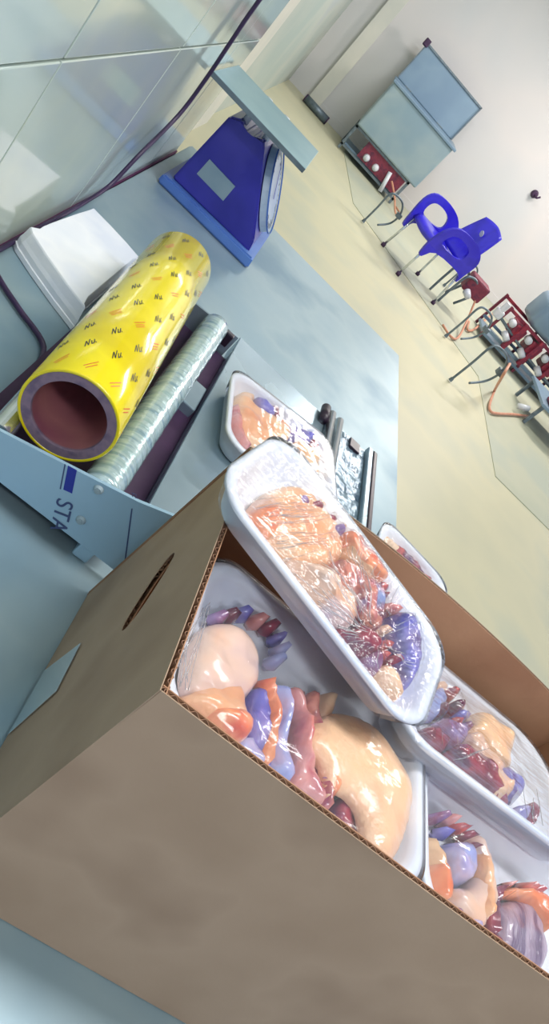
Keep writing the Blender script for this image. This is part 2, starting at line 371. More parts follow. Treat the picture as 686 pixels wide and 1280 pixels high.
def puff(name, poly, z0, h, m, parent, wd=.016, nz=.35, step=.0035):
    """a lump of meat with the given outline (local metres), domed and uneven, with a rounded underside"""
    poly = smooth_poly(poly); seed = random.random() * 50
    n = len(poly)
    pts = [Vector(p) for p in poly]; edges = [(i, (i + 1) % n) for i in range(n)]
    xs = [p[0] for p in poly]; ys_ = [p[1] for p in poly]
    x = min(xs) + step / 2; row = 0
    while x < max(xs):
        y = min(ys_) + (step / 2 if row % 2 else 0)
        while y < max(ys_):
            if inside((x, y), poly) and sdist((x, y), poly) > step * .5: pts.append(Vector((x, y)))
            y += step
        x += step * .87; row += 1
    vo, eo, fo, *_ = delaunay_2d_cdt(pts, edges, [list(range(n))], 1, 1e-7)
    vs = [(p.x, p.y, hgt((p.x, p.y), poly, z0, h, wd, nz, seed)) for p in vo]
    k = len(vs)
    on = [sdist((p.x, p.y), poly) < 1e-6 for p in vo]
    vs += [(p.x, p.y, z0 - .010 * math.sqrt(min(sdist((p.x, p.y), poly) / wd, 1))) for p in vo]
    fs = []
    for f in fo:
        f = list(f); fs.append(tuple(f)); fs.append(tuple((i if on[i] else i + k) for i in reversed(f)))
    o = mesh(name, vs, fs, m, parent, True)
    return o, (poly, z0, h, wd, nz, seed)

def rim_pts(pl): return pl
def pack(label, org, ex, up, L, W, pieces, film='film', H=.028, ripple=.0006, dome=.004, name='meat_tray', group=None, step=.0035, nx=70, ny=46, pleat=None, creases=()):
    """a wrapped foam tray: org = centre of the rim, ex = long direction. pieces: (kind, material, pixel outline, height, width, noise)"""
    ex = Vector(ex).normalized(); up = Vector(up); ez = (up - ex * up.dot(ex)).normalized(); ey = ez.cross(ex)
    rot = Matrix((ex, ey, ez)).transposed()
    base = Vector(org) - ez * H
    e_ = empty(name, base, label, 'food tray', group, rot)
    inv = (Matrix.Translation(base) @ rot.to_4x4()).inverted()
    foam_tray('foam_tray', L, W, H, e_)
    hs = []
    for kind, m, px, z0, h, wd, nz in pieces:
        poly = []; mg = .006 + .013 * max(0, min(1, (.026 - z0) / .016))
        for u, v in px:
            d = ray(u, v); pp = base + ez * (z0 + h * .35); k = pp.dot(ez) / d.dot(ez); q = inv @ (d * k); 
            poly.append((max(-L / 2 + mg, min(L / 2 - mg, q.x)), max(-W / 2 + mg, min(W / 2 - mg, q.y))))
        # drop duplicates produced by the clamp
        pp = []
        for p in poly:
            if not pp or math.hypot(p[0] - pp[-1][0], p[1] - pp[-1][1]) > .0012: pp.append(p)
        if len(pp) < 3: continue
        o, hh = puff(kind, pp, z0, h, M[m], e_, wd, nz, step); hs.append(hh)
    # stretched film over rim and meat
    vs = []; fs = []; sd = random.random() * 30
    ring = rrect(L + .002, W + .002, .030)
    def clampin(x, y):
        # map square param to rounded rectangle
        r = .030; hx, hy = L / 2 + .001, W / 2 + .001
        qx, qy = abs(x) - (hx - r), abs(y) - (hy - r)
        if qx > 0 and qy > 0:
            d_ = math.hypot(qx, qy); mx = max(qx, qy)
            k_ = mx / d_
            return (math.copysign(hx - r + qx * k_, x), math.copysign(hy - r + qy * k_, y))
        return (x, y)
    Z = [[0] * (ny + 1) for _ in range(nx + 1)]; XY = {}
    for i in range(nx + 1):
        for j in range(ny + 1):
            x = (i / nx - .5) * (L + .002); y = (j / ny - .5) * (W + .002)
            x, y = clampin(x, y); XY[i, j] = (x, y)
            u = 1 - max(abs(i / nx - .5), abs(j / ny - .5)) * 2
            z = H + .0012 - .005 * min(1, u * 3) * 0
            for poly, z0, h, wd, nz, seed in hs:
                if inside((x, y), poly): z = max(z, hgt((x, y), poly, z0, h, wd, nz * .6, seed) + .0015)
            Z[i][j] = z
    for _ in range(9):
        N2 = [r[:] for r in Z]
        for i in range(1, nx):
            for j in range(1, ny):
                av = (Z[i - 1][j] + Z[i + 1][j] + Z[i][j - 1] + Z[i][j + 1]) / 4
                N2[i][j] = max(av, Z[i][j] if _ < 7 else av)
        Z = N2
    for i in range(nx + 1):
        for j in range(ny + 1):
            x, y = XY[i, j]; edge = min(i, j, nx - i, ny - j)
            rp_ = ripple * min(1, edge / 3)
            if pleat:
                if not i and not j:
                    d_ = ray(*pleat); pq = inv @ (d_ * (Vector(org).dot(ez) / d_.dot(ez)))
                dx_, dy_ = x - pq.x, y - pq.y; rr_ = math.hypot(dx_, dy_); an_ = math.atan2(dy_, dx_)
                am_ = .0022 * max(0, 1 - rr_ / .12) * min(1, rr_ / .012) * max(0, .5 + 1.3 * noise.noise(Vector((math.cos(an_) * 2.2, math.sin(an_) * 2.2, 4)))) * min(1, edge / 6)
                Zp = am_ * abs(math.sin(an_ * 26 + 2.5 * noise.noise(Vector((math.cos(an_) * 3, math.sin(an_) * 3, rr_ * 30)))))
            else: Zp = 0
            z = Zp + Z[i][j] + abs(noise.noise(Vector((x * 25 + y * 22, y * 260 - x * 60, sd)))) * rp_ * 2 + rp_ * noise.noise(Vector((x * 300, y * 40, sd)))
            vs.append((x, y, z))
    for i in range(nx):
        for j in range(ny):
            a_ = i * (ny + 1) + j; fs.append((a_, a_ + ny + 1, a_ + ny + 2, a_ + 1))
    # film skirt down the outside
    border = [(i, 0) for i in range(nx)] + [(nx, j) for j in range(ny)] + [(i, ny) for i in range(nx, 0, -1)] + [(0, j) for j in range(ny, 0, -1)]
    b0 = [i * (ny + 1) + j for i, j in border]; k0 = len(vs); nb = len(b0)
    for i, j in border:
        x, y = XY[i, j]; vs.append((x * (1 - .020 / L), y * (1 - .020 / W), .003))
    for q_ in range(nb):
        w_ = (q_ + 1) % nb; fs.append((b0[q_], k0 + q_, k0 + w_, b0[w_]))
    wr = mesh('plastic_wrap', vs, fs, M[film], e_, True)
    if creases:
        def loc(u, v):
            d = ray(u, v); q = inv @ (d * (Vector(org).dot(ez) / d.dot(ez))); return q
        bm = bmesh.new()
        for (u0, v0, u1, v1, rr) in creases:
            a, b = loc(u0, v0), loc(u1, v1); P = []; k_ = 9; wob = random.uniform(-.0012, .0012)
            for k in range(k_ + 1):
                q = a.lerp(b, k / k_); pr = Vector((-(b - a).y, (b - a).x, 0)).normalized(); q = q + pr * wob * math.sin(k / k_ * math.pi)
                if abs(q.x) > L / 2 - .004 or abs(q.y) > W / 2 - .004: continue
                fi = (q.x / (L + .002) + .5) * nx; fj = (q.y / (W + .002) + .5) * ny; i0, j0 = int(fi), int(fj)
                z = max(vs[(i0 + a_) * (ny + 1) + j0 + b_][2] for a_ in (0, 1) for b_ in (0, 1)); P.append((q.x, q.y, z + .0002))
            if len(P) > 3: tube(bm, P, rr, 4, 1)
        o = from_bm('film_creases', bm, M['crease'], e_, True); o['kind'] = 'stuff'
    return e_

# ------------------------------------------------------------------ upturned foam tray by the wall
e = empty('foam_tray', (-.13, 1.0, T + .001), 'white foam tray lying upside down between the tiled wall and the yellow roll', 'tray')
top = [onz(u, v, T + .037) - Vector((-.13, 1.0, 0)) for u, v in [(36, 287), (39, 276), (50, 269), (112, 262), (123, 266), (172, 319), (172, 330), (118, 378), (104, 380)]]
top = [(max(-.060, min(p.x, .046)), p.y) for p in top]
top = smooth_poly(top, 3)
def grow(poly, d):
    cx = sum(p[0] for p in poly) / len(poly); cy = sum(p[1] for p in poly) / len(poly)
    return [(cx + (x - cx) * (1 + d / .06), cy + (y - cy) * (1 + d / .1)) for x, y in poly]
lv = [(-.004, .0362), (-.001, .036), (.0, .034), (.002, .022), (.0035, .016), (.0035, .008), (.005, .007), (.005, .0), (.002, .0)]
vs = []; fs = []; n = len(top)
for d_, z in lv: vs += [(x, y, z) for x, y in grow(top, d_)]
for i in range(len(lv) - 1):
    for j in range(n): k = (j + 1) % n; fs.append((i * n + j, (i + 1) * n + j, (i + 1) * n + k, i * n + k))
fs.append(tuple(range(n)))
vs = [(x, y, z) for x, y, z in vs]
o = mesh('tray_shell', vs, fs, M['foam'], e, False)

# ------------------------------------------------------------------ wrapping machine
e = empty('wrapping_machine', (.18, .86, T), 'stainless steel film wrapping machine on the table under the yellow roll', 'machine')
O = Vector(e.location)
def R2(pts): return [(a - O.x, b - O.z) for a, b in pts]
bm = bmesh.new()
prism(bm, R2([(-.075, T + .020), (.128, T + .020), (.46, T + .020), (.46, T + .045), (.20, T + .062), (.148, -.402), (.13, -.404), (.095, -.418), (.0, -.444), (-.041, -.455), (-.075, -.465)]), 'y', .548 - O.y, .552 - O.y)
from_bm('side_plate', bm, M['plate'], e)
bm = bmesh.new()
prism(bm, R2([(-.07, T + .02), (.112, T + .02), (.112, -.455), (-.07, -.470)]), 'y', 1.085 - O.y, 1.089 - O.y)
from_bm('side_plate', bm, M['steel_s'], e)
for x in (-.03, .085):
    for y in (.556, 1.06):
        bm = bmesh.new(); bx(bm, (x - O.x, y - O.y - .006, .0005), (x - O.x + .018, y - O.y + .016, .02), .002); from_bm('foot', bm, M['plate'], e)
rbox('drip_pan', (-.07, .552, T + .020), (.112, 1.085, T + .023), M['dark'], e)
# printing and screws on the side plate, face y = .548
yf = .548 - .0003
def plate_pt(u, v):
    p = ony(u, v, yf); return p - O
for u, v in ((123, 612), (101, 650)):
    p = plate_pt(u, v); bm = bmesh.new(); cyl(bm, p, p + Vector((0, -.003, 0)), .0052, .0035, 16); cyl(bm, p + Vector((0, -.003, 0)), p + Vector((0, -.0036, 0)), .002, n=6); from_bm('screw', bm, M['label'], e)
def strip(name, pts, m, par, off=.0):
    vs = [plate_pt(*q) + Vector((0, -off, 0)) for q in pts]
    return mesh(name, vs + [v + Vector((0, .0003, 0)) for v in vs], [tuple(range(len(vs))), tuple(range(len(vs), 2 * len(vs)))[::-1]] + [(i, (i + 1) % len(vs), len(vs) + (i + 1) % len(vs), len(vs) + i) for i in range(len(vs))], m, par)
strip('blue_bar', [(85, 582), (96, 588), (90, 617), (79, 612)], M['print_blue'], e)
strip('thin_line', [(80.5, 580), (82, 581), (76, 612), (74.5, 611)], M['print_grey'], e)
strip('crease', [(164, 636), (165.6, 636), (157, 702), (155.4, 701)], M['print_grey'], e)
def plate_text(s, u, v, du, dv, size, m, name):
    cu = bpy.data.curves.new(name, 'FONT'); cu.body = s; cu.size = size; cu.extrude = .0002
    to = bpy.data.objects.new('tmp', cu); COL.objects.link(to)
    dg = bpy.context.evaluated_depsgraph_get(); me = bpy.data.meshes.new_from_object(to.evaluated_get(dg)); bpy.data.objects.remove(to)
    p = plate_pt(u, v); q_ = plate_pt(u + du, v + dv); d_ = (q_ - p); d_.y = 0; d_.normalize(); upv = Vector((0, -1, 0)).cross(d_); upv.normalize()
    mt = Matrix((d_, upv, Vector((0, -1, 0)))).transposed().to_4x4(); mt.translation = p + Vector((0, -.0002, 0))
    me.transform(mt); o = link(name, me, m, e); return o
plate_text('STA', 72, 621, -3, 13, .0235, M['print_grey'], 'plate_lettering')
plate_text('TL', 163, 620, 8, 3, .0065, M['print_grey'], 'small_lettering')
# rollers under the film roll
bm = bmesh.new(); cyl(bm, (-.040 - O.x, .555 - O.y, -.466 - O.z), (-.062 - O.x, 1.083 - O.y, -.472 - O.z), .012, n=24); from_bm('roller', bm, M['chrome'], e, False)
bm = bmesh.new()
n_ = 26; prof = []
for k in range(61):
    f_ = k / 60; prof.append((f_, .0205 + .0004 * math.sin(f_ * 90) * (.4 + .6 * math.sin(f_ * 17) ** 2)))
a_ = Vector((.0635, .558, -.4505)) - O; b_ = Vector((.072, 1.062, -.459)) - O
ax = (b_ - a_).normalized(); s1 = Vector((1, 0, 0)); s1 = (s1 - ax * s1.dot(ax)).normalized(); s2 = ax.cross(s1); rg = []
for f_, r_ in prof:
    c_ = a_.lerp(b_, f_); rg.append([bm.verts.new(c_ + s1 * r_ * math.cos(6.28318 * j / n_) + s2 * r_ * math.sin(6.28318 * j / n_)) for j in range(n_)])
for q_, w_ in zip(rg, rg[1:]):
    for j in range(n_): bm.faces.new((q_[j], q_[(j + 1) % n_], w_[(j + 1) % n_], w_[j]))
bm.faces.new(rg[0][::-1]); bm.faces.new(rg[-1]); from_bm('film_covered_roller', bm, M['filmroll'], e, True)
bm = bmesh.new(); cyl(bm, (.075 - O.x, 1.062 - O.y, -.457 - O.z), (.0755 - O.x, 1.085 - O.y, -.457 - O.z), .008, n=12); bx(bm, (.075 - O.x - .02, 1.066 - O.y, -.475 - O.z), (.075 - O.x + .03, 1.078 - O.y, -.452 - O.z), .002); from_bm('roller_bearing', bm, M['black'], e)
rbox('channel_bracket', (.084, .86, T + .024), (.114, .93, T + .045), M['steel_s'], e, .002)
rbox('channel_liner', (.084, .555, T + .024), (.118, 1.08, T + .030), M['dark'], e, .001)
# flat top deck with downturned edges
bm = bmesh.new()
bx(bm, (.118 - O.x, .628 - O.y, .048), (.315 - O.x, 1.135 - O.y, .052), .0015)
bx(bm, (.118 - O.x, .632 - O.y, .020), (.121 - O.x, 1.13 - O.y, .048)); from_bm('top_deck', bm, M['steel_s'], e)
rbox('deck_flange', (.118, .628, T + .020), (.46, .632, T + .048), M['darkred'], e)
p = Vector((.132, .628, T + .041)) - O; bm = bmesh.new(); cyl(bm, p, p + Vector((0, -.006, 0)), .006, n=16); from_bm('screw', bm, M['chrome'], e)
# hot plate section
rbox('hot_plate_body', (.315, .632, T + .020), (.428, 1.150, T + .050), M['steel_s'], e, .003)
bm = bmesh.new(); 
g = []
for i in range(25):
    g.append([])
    for j in range(61):
        x = .352 + .058 * i / 24; y = .66 + .478 * j / 60
        g[-1].append(bm.verts.new((x - O.x, y - O.y, .0525 + .0022 * abs(noise.noise(Vector((x * 90, y * 50, 3)))) + .0012 * noise.noise(Vector((x * 200, y * 160, 5))))))
for i in range(24):
    for j in range(60): bm.faces.new((g[i][j], g[i + 1][j], g[i + 1][j + 1], g[i][j + 1]))
from_bm('crumpled_film', bm, M['crumple'], e, True)
rbox('plate_end_block', (.372, 1.105, T + .052), (.395, 1.135, T + .058), M['black'], e, .001)
for x in (.322, .340):
    bm = bmesh.new(); cyl(bm, (x - O.x, .64 - O.y, .060), (x - O.x, 1.145 - O.y, .060), .0075, n=18); from_bm('guide_rod', bm, M['chrome'], e, True)
bm = bmesh.new(); cyl(bm, (.307 - O.x, 1.10 - O.y, .060), (.307 - O.x, 1.147 - O.y, .060), .0085, n=20); from_bm('rod_knob', bm, M['black'], e, True)
rbox('plate_rail', (.412, .64, T + .050), (.4235, 1.15, T + .062), M['steel_s'], e, .002)
rbox('black_edge_strip', (.4235, .64, T + .040), (.433, 1.15, T + .063), M['black'], e, .002)
for x in (.33, .42):
    rbox('foot', (x - .02, 1.10, T + .0005), (x, 1.12, T + .02), M['dark'], e)

# ------------------------------------------------------------------ yellow film roll
rA = Vector((-.002, .575, -.414)); rB = Vector((-.026, 1.045, -.421)); ax = (rB - rA); LR = ax.length; ax.normalize()
s1 = Vector((1, 0, 0)); s1 = (s1 - ax * s1.dot(ax)).normalized(); s2 = s1.cross(ax)   # s2 up
rot = Matrix((s1, ax, s2)).transposed()
RR = .0485
e = empty('film_roll', rA, 'large yellow printed plastic film roll resting on the wrapping machine', 'roll', None, rot)
n = 64; vs = []; fs = []
def ringsurf(prof, n=64):
    vs = []; fs = []
    for y, r in prof: vs += [(r * math.cos(2 * math.pi * j / n), y, r * math.sin(2 * math.pi * j / n)) for j in range(n)]
    for i in range(len(prof) - 1):
        for j in range(n): k = (j + 1) % n; fs.append((i * n + j, (i + 1) * n + j, (i + 1) * n + k, i * n + k))
    return vs, fs
vs, fs = ringsurf([(.0015, RR - .0035), (0, RR - .003), (0, RR - .0008), (.001, RR), (LR * .33, RR + .0001), (LR * .66, RR), (LR - .001, RR), (LR, RR - .001), (LR, RR - .0035)])
mesh('film_winding', vs, fs, M['yellow'], e, True)
vs, fs = ringsurf([(.004, .0355), (.0008, .0362), (.0006, .0368), (.0006, RR - .003), (.003, RR - .0025)])
mesh('core_end', vs, fs, M['core'], e)
vs, fs = ringsurf([(LR - .004, .0355), (LR - .0006, .0365), (LR - .0006, RR - .003)])
mesh('core_end', vs, fs, M['core'], e)
vs, fs = ringsurf([(LR - .003, .0356), (.003, .0356)])
mesh('core_inside', vs, fs, M['corein'], e)
# printed marks wrapped on the winding
def onroll(u, y, r=RR + .0004): a = u / RR; return (r * math.sin(a), y, r * math.cos(a))
def quads(name, strokes, m):
    vs = []; fs = []
    for (ua, ya, ub, yb, wd) in strokes:
        d = Vector((ub - ua, yb - ya)); L_ = d.length or 1e-6; nn = Vector((-d.y, d.x)) / L_ * wd / 2; K = max(1, int(abs(ub - ua) / .003) + 1)
        for k in range(K + 1):
            t_ = k / K; u = ua + (ub - ua) * t_; y = ya + (yb - ya) * t_
            vs.append(onroll(u + nn.x, y + nn.y)); vs.append(onroll(u - nn.x, y - nn.y))
            if k < K: b0 = len(vs) - 2; fs.append((b0, b0 + 1, b0 + 3, b0 + 2))
    return mesh(name, vs, fs, m, e)
bl = []; rd = []
circ = 2 * math.pi * RR
E1 = Vector((.00060, .00118)); E2 = Vector((-.00042, .00157))      # reading direction and letter height on the unrolled film
def stroke(out, u, y, a, b, c, d, wd):
    p = Vector((u, y)) + E1 * a + E2 * b; q = Vector((u, y)) + E1 * c + E2 * d
    if .004 < p.y < LR - .004 and .004 < q.y < LR - .004: out.append((p.x, p.y, q.x, q.y, wd))
for i in range(11):
    for j in range(11):
        u = -circ / 2 + (i + (.5 if j % 2 else 0)) * circ / 11; y = .022 + j * .042
        if (i * 3 + j) % 3:
            for st in ((-6, -3, -5, 4), (-5, 4, -2.5, -3), (-2.5, -3, -1.5, 5), (.5, 2, 1, -3), (1, -3, 3, -2), (3, -3, 3.5, 2.5), (4.5, -1, 5.5, -3)): stroke(bl, u, y, *st, .0009)
        else:
            stroke(rd, u, y, -8, 1.5, 7, 1.5, .0009); stroke(rd, u, y, -6, -1.5, 6, -1.5, .0009)
            if j % 2: stroke(rd, u, y, -5, -4, 7, -4, .0008)
quads('black_wordmarks', bl, M['print_b'])['kind'] = 'stuff'; quads('red_lines', rd, M['print_r'])['kind'] = 'stuff'

# ------------------------------------------------------------------ cardboard carton
e = empty('carton', (.36, .38, T), 'open brown corrugated carton packed with wrapped meat trays', 'box')
O = Vector(e.location)
ZT = T + .001; RIM = -.28
th = .0046; lt = .0007
def panel(fn, nu, nv, inner_dir, mo, mi, hole=None):
    """fn(u,v)->point on outer liner, v=1 is the rim; inner_dir(u)->vector through the board"""
    def sheet(off, t0, m, nm, par):
        vs = []; fs = []
        for lay in (0, 1):
            for i in range(nu + 1):
                for j in range(nv + 1):
                    p_ = Vector(fn(i / nu, j / nv)) + inner_dir(i / nu) * (off + lay * t0); vs.append(p_ - O)
        K = (nu + 1) * (nv + 1); I = lambda i, j: i * (nv + 1) + j
        for i in range(nu):
            for j in range(nv):
                fs.append((I(i, j), I(i + 1, j), I(i + 1, j + 1), I(i, j + 1))); fs.append((K + I(i, j), K + I(i, j + 1), K + I(i + 1, j + 1), K + I(i + 1, j)))
        for i in range(nu): fs.append((I(i, nv), I(i + 1, nv), K + I(i + 1, nv), K + I(i, nv))); fs.append((I(i + 1, 0), I(i, 0), K + I(i, 0), K + I(i + 1, 0)))
        for j in range(nv): fs.append((I(0, j), I(0, j + 1), K + I(0, j + 1), K + I(0, j))); fs.append((I(nu, j + 1), I(nu, j), K + I(nu, j), K + I(nu, j + 1)))
        return mesh(nm, vs, fs, m, par)
    o = sheet(0, lt, mo, 'side_panel', e)
    sheet(th - lt, lt, mi, 'inner_liner', o)
    flutes(fn, inner_dir, o)
    return o
def flutes(fn, inner_dir, par, depth=.10, pitch=.0072):
    L_ = (Vector(fn(1, 1)) - Vector(fn(0, 1))).length; n_ = max(4, int(L_ / pitch)) * 8
    vs = []; fs = []
    for i in range(n_ + 1):
        u = i / n_; k = .5 + .42 * math.sin(i * math.pi / 4)
        for v in (1, 1 - depth):
            p_ = Vector(fn(u, v)) + inner_dir(u) * (lt + (th - 2 * lt) * k) - Vector((0, 0, .0004)) ; vs.append(p_ - O)
        if i: b0 = 2 * i; fs.append((b0 - 2, b0, b0 + 1, b0 - 1))
    vs2 = [Vector(v) + inner_dir(.5) * .0005 for v in vs]; K = len(vs)
    fs2 = [tuple(K + q for q in reversed(f)) for f in fs]
    top = [(2 * i, 2 * i + 2, K + 2 * i + 2, K + 2 * i) for i in range(n_)]
    return mesh('fluting', vs + vs2, fs + fs2 + top, M['flute'], par)
A = Vector((.121, .520, RIM)); B = Vector((.1235, .254, RIM)); D = Vector((.588, .560, RIM)); Cc = Vector((.588, .250, RIM))
A0 = Vector((.120, .522, ZT)); B0 = Vector((.120, .229, ZT)); D0 = Vector((.585, .535, ZT)); C0 = Vector((.585, .229, ZT))
def front(u, v):
    p_ = B0.lerp(C0, u).lerp(B.lerp(Cc, u), v); return p_ + Vector((0, -.003 * math.sin(math.pi * u) * v, .0015 * noise.noise(Vector((u * 3, 0, 1))) * v))
def far(u, v):
    p_ = A0.lerp(D0, u).lerp(A.lerp(D, u), v); return p_ + Vector((0, .022 * math.sin(math.pi * min(1, u * 1.15)) ** .8 * v * v if u < .87 else 0, 0))
def right(u, v): return C0.lerp(D0, u).lerp(Cc.lerp(D, u), v)
panel(front, 24, 8, lambda u: Vector((0, 1, 0)), M['card'], M['cardin'])
panel(far, 24, 8, lambda u: Vector((0, -1, 0)), M['card'], M['cardin'])
panel(right, 10, 6, lambda u: Vector((-1, 0, 0)), M['card'], M['cardin'])
def left(u, v): return A0.lerp(B0, u).lerp(A.lerp(B, u), v)
# left panel with the slotted hand hole
hole = []
hc = Vector((.400, -.3625)); hd = Vector((.435 - .366, .030)); hl = .037; hw = .0115
hdir = hd.normalized(); hn = Vector((-hdir.y, hdir.x))
for k in range(20):
    a = 2 * math.pi * k / 20; ca, sa = math.cos(a), math.sin(a)
    hole.append(hc + hdir * (hl * math.copysign(abs(ca) ** .8, ca)) + hn * (hw * math.copysign(abs(sa) ** .9, sa)))
loop = [(A0.y, A0.z), (B0.y, B0.z), (B.y, B.z), (A.y, A.z)]
def leftsheet(xo, t0, m, nm, par):
    outer = [Vector((p[0], p[1], 0)) for p in loop]; hol = [Vector((p.x, p.y, 0)) for p in hole]
    tris = tessellate_polygon([outer, hol]); P = outer + hol; n_ = len(P); vs = []
    for lay in (0, 1):
        for p in P: vs.append(Vector((.1205 + xo + lay * t0 + (p.y - ZT) / (RIM - ZT) * .002, p.x, p.y)) - O)
    fs = [tuple(f) for f in tris] + [tuple(n_ + i for i in reversed(f)) for f in tris]
    for i in range(4): fs.append((i, (i + 1) % 4, n_ + (i + 1) % 4, n_ + i))
    for i in range(20): a_, b_ = 4 + i, 4 + (i + 1) % 20; fs.append((a_, b_, n_ + b_, n_ + a_))
    return mesh(nm, vs, fs, m, par)
lp = leftsheet(0, lt, M['card'], 'side_panel', e); lp['label'] = 'carton side with a cut-out hand hole'
leftsheet(th - lt, lt, M['cardin'], 'inner_liner', lp)
flutes(lambda u, v: left(u, v) + Vector((.0005, 0, 0)), lambda u: Vector((1, 0, 0)), lp)
bm = bmesh.new()      # zigzag board edge round the hand hole
K = 160; hv = []
for k in range(K):
    a = 2 * math.pi * k / K; ca, sa = math.cos(a), math.sin(a); p2 = hc + hdir * (hl * 1.01 * math.copysign(abs(ca) ** .8, ca)) + hn * (hw * 1.02 * math.copysign(abs(sa) ** .9, sa))
    q = .5 + .42 * math.sin(k * 2 * math.pi / 5); x = .1205 + .001 + lt + (th - 2 * lt) * q
    hv.append((bm.verts.new(Vector((x, p2.x, p2.y)) - O), bm.verts.new(Vector((x, hc.x + (p2.x - hc.x) * 1.12, hc.y + (p2.y - hc.y) * 1.35)) - O)))
for k in range(K): a_, b_ = hv[k], hv[(k + 1) % K]; bm.faces.new((a_[0], b_[0], b_[1], a_[1]))
from_bm('hole_fluting', bm, M['flute'], lp)
rbox('bottom_panel', (.125, .234, ZT), (.581, .53, ZT + .0045), M['cardin'], e)
mesh('packing_tape', [Vector(v) - O for v in [(.1198, .404, -.455), (.1198, .412, ZT + .004), (.1198, .343, ZT + .004), (.1198, .350, -.452),
                                             (.1194, .404, -.455), (.1194, .412, ZT + .004), (.1194, .343, ZT + .004), (.1194, .350, -.452)]],
     [(0, 1, 2, 3), (7, 6, 5, 4), (0, 4, 5, 1), (1, 5, 6, 2), (2, 6, 7, 3), (3, 7, 4, 0)], M['tape'], e)

# ------------------------------------------------------------------ wrapped trays
CP = 'meat_piece'
# front left tray (flat, fills the near left corner)
def lumps(px, r, mats, z0, h, wd=.006, nz=.4):
    """a chain of small lumps following a line of pixels"""
    out = []
    for k, (u, v) in enumerate(px):
        a0 = random.random() * 6; q = []
        for a in range(6):
            ra = r * random.uniform(.85, 1.15); ca, sa = ra * 1.25 * math.cos(a0 + a * 1.047), ra * .62 * math.sin(a0 + a * 1.047)
            q.append((u + ca * .75 + sa * .62, v + ca * .62 - sa * .75))
        out.append((CP, mats[k % len(mats)], q, z0, h * random.uniform(.85, 1.1), wd, nz))
    return out
pack('large wrapped tray of pale poultry in the carton corner below the hand hole', (.2455, .340, -.306), (1, -.02, .0), (0, .0, 1), .228, .150, [
    (CP, 'pale', [(240, 800), (262, 779), (296, 784), (320, 812), (322, 850), (303, 878), (270, 885), (236, 872), (228, 840)], .014, .0135, .012, .3),
    (CP, 'skin', [(236, 862), (262, 850), (296, 858), (304, 885), (306, 918), (290, 936), (258, 910), (226, 884), (222, 872)], .010, .021, .016, .25),
    (CP, 'orange', [(250, 893), (275, 885), (300, 890), (310, 916), (296, 934), (275, 924)], .012, .0205, .010, .3),
    (CP, 'lilac', [(286, 936), (304, 918), (322, 940), (340, 976), (322, 968), (300, 952)], .006, .012, .008, .4),
    (CP, 'liver', [(303, 870), (318, 858), (336, 862), (348, 905), (340, 955), (326, 968), (312, 940), (300, 905)], .007, .014, .010, .35),  # dark gap between joints, its shade put in as a violet piece
    (CP, 'lilac', [(330, 858), (350, 858), (360, 880), (358, 930), (362, 975), (352, 1000), (334, 975), (332, 930), (343, 900)], .010, .0195, .012, .4),
    (CP, 'pink', [(352, 862), (374, 866), (380, 900), (384, 945), (396, 985), (398, 1022), (372, 1006), (356, 985), (362, 940), (364, 900)], .010, .020, .010, .45),
    (CP, 'meat2', [(374, 868), (390, 872), (398, 905), (410, 950), (414, 990), (408, 1020), (396, 1010), (388, 960), (380, 910)], .010, .0195, .009, .45),
    (CP, 'orange', [(324, 852), (331, 850), (345, 895), (342, 912), (336, 935), (337, 968), (350, 988), (372, 1000), (396, 1014), (410, 1030), (400, 1034), (366, 1010), (332, 980), (326, 940), (333, 908)], .011, .020, .005, .3),
    (CP, 'skin', [(392, 884), (397, 867), (413, 866), (417, 880), (410, 900), (394, 905)], .012, .018, .008, .3),
    (CP, 'skin2', [(383, 925), (396, 900), (414, 890), (440, 892), (470, 910), (500, 950), (520, 985), (527, 1022), (505, 1052), (485, 1085), (456, 1068), (448, 1015), (425, 992), (411, 1000), (402, 960)], .022, .0105, .022, .18),
    (CP, 'orange', [(400, 935), (412, 905), (420, 900), (418, 950), (426, 985), (412, 994)], .021, .0085, .007, .2),
    (CP, 'maroon', [(410, 1002), (422, 994), (440, 1008), (448, 1030), (448, 1058), (430, 1045), (410, 1030)], .006, .013, .008, .5),
] + lumps([(274, 772), (290, 768), (305, 767), (322, 775)], 9.5, ['violet', 'maroon', 'liver', 'pink'], .012, .017) + lumps([(336, 784), (347, 798), (350, 812), (344, 826)], 9, ['maroon', 'liver', 'lilac', 'lilac'], .012, .017), film='film', ripple=.0003, creases=[(random.uniform(222, 262), random.uniform(735, 790), random.uniform(205, 235), random.uniform(815, 865), .00022) for _ in range(16)])
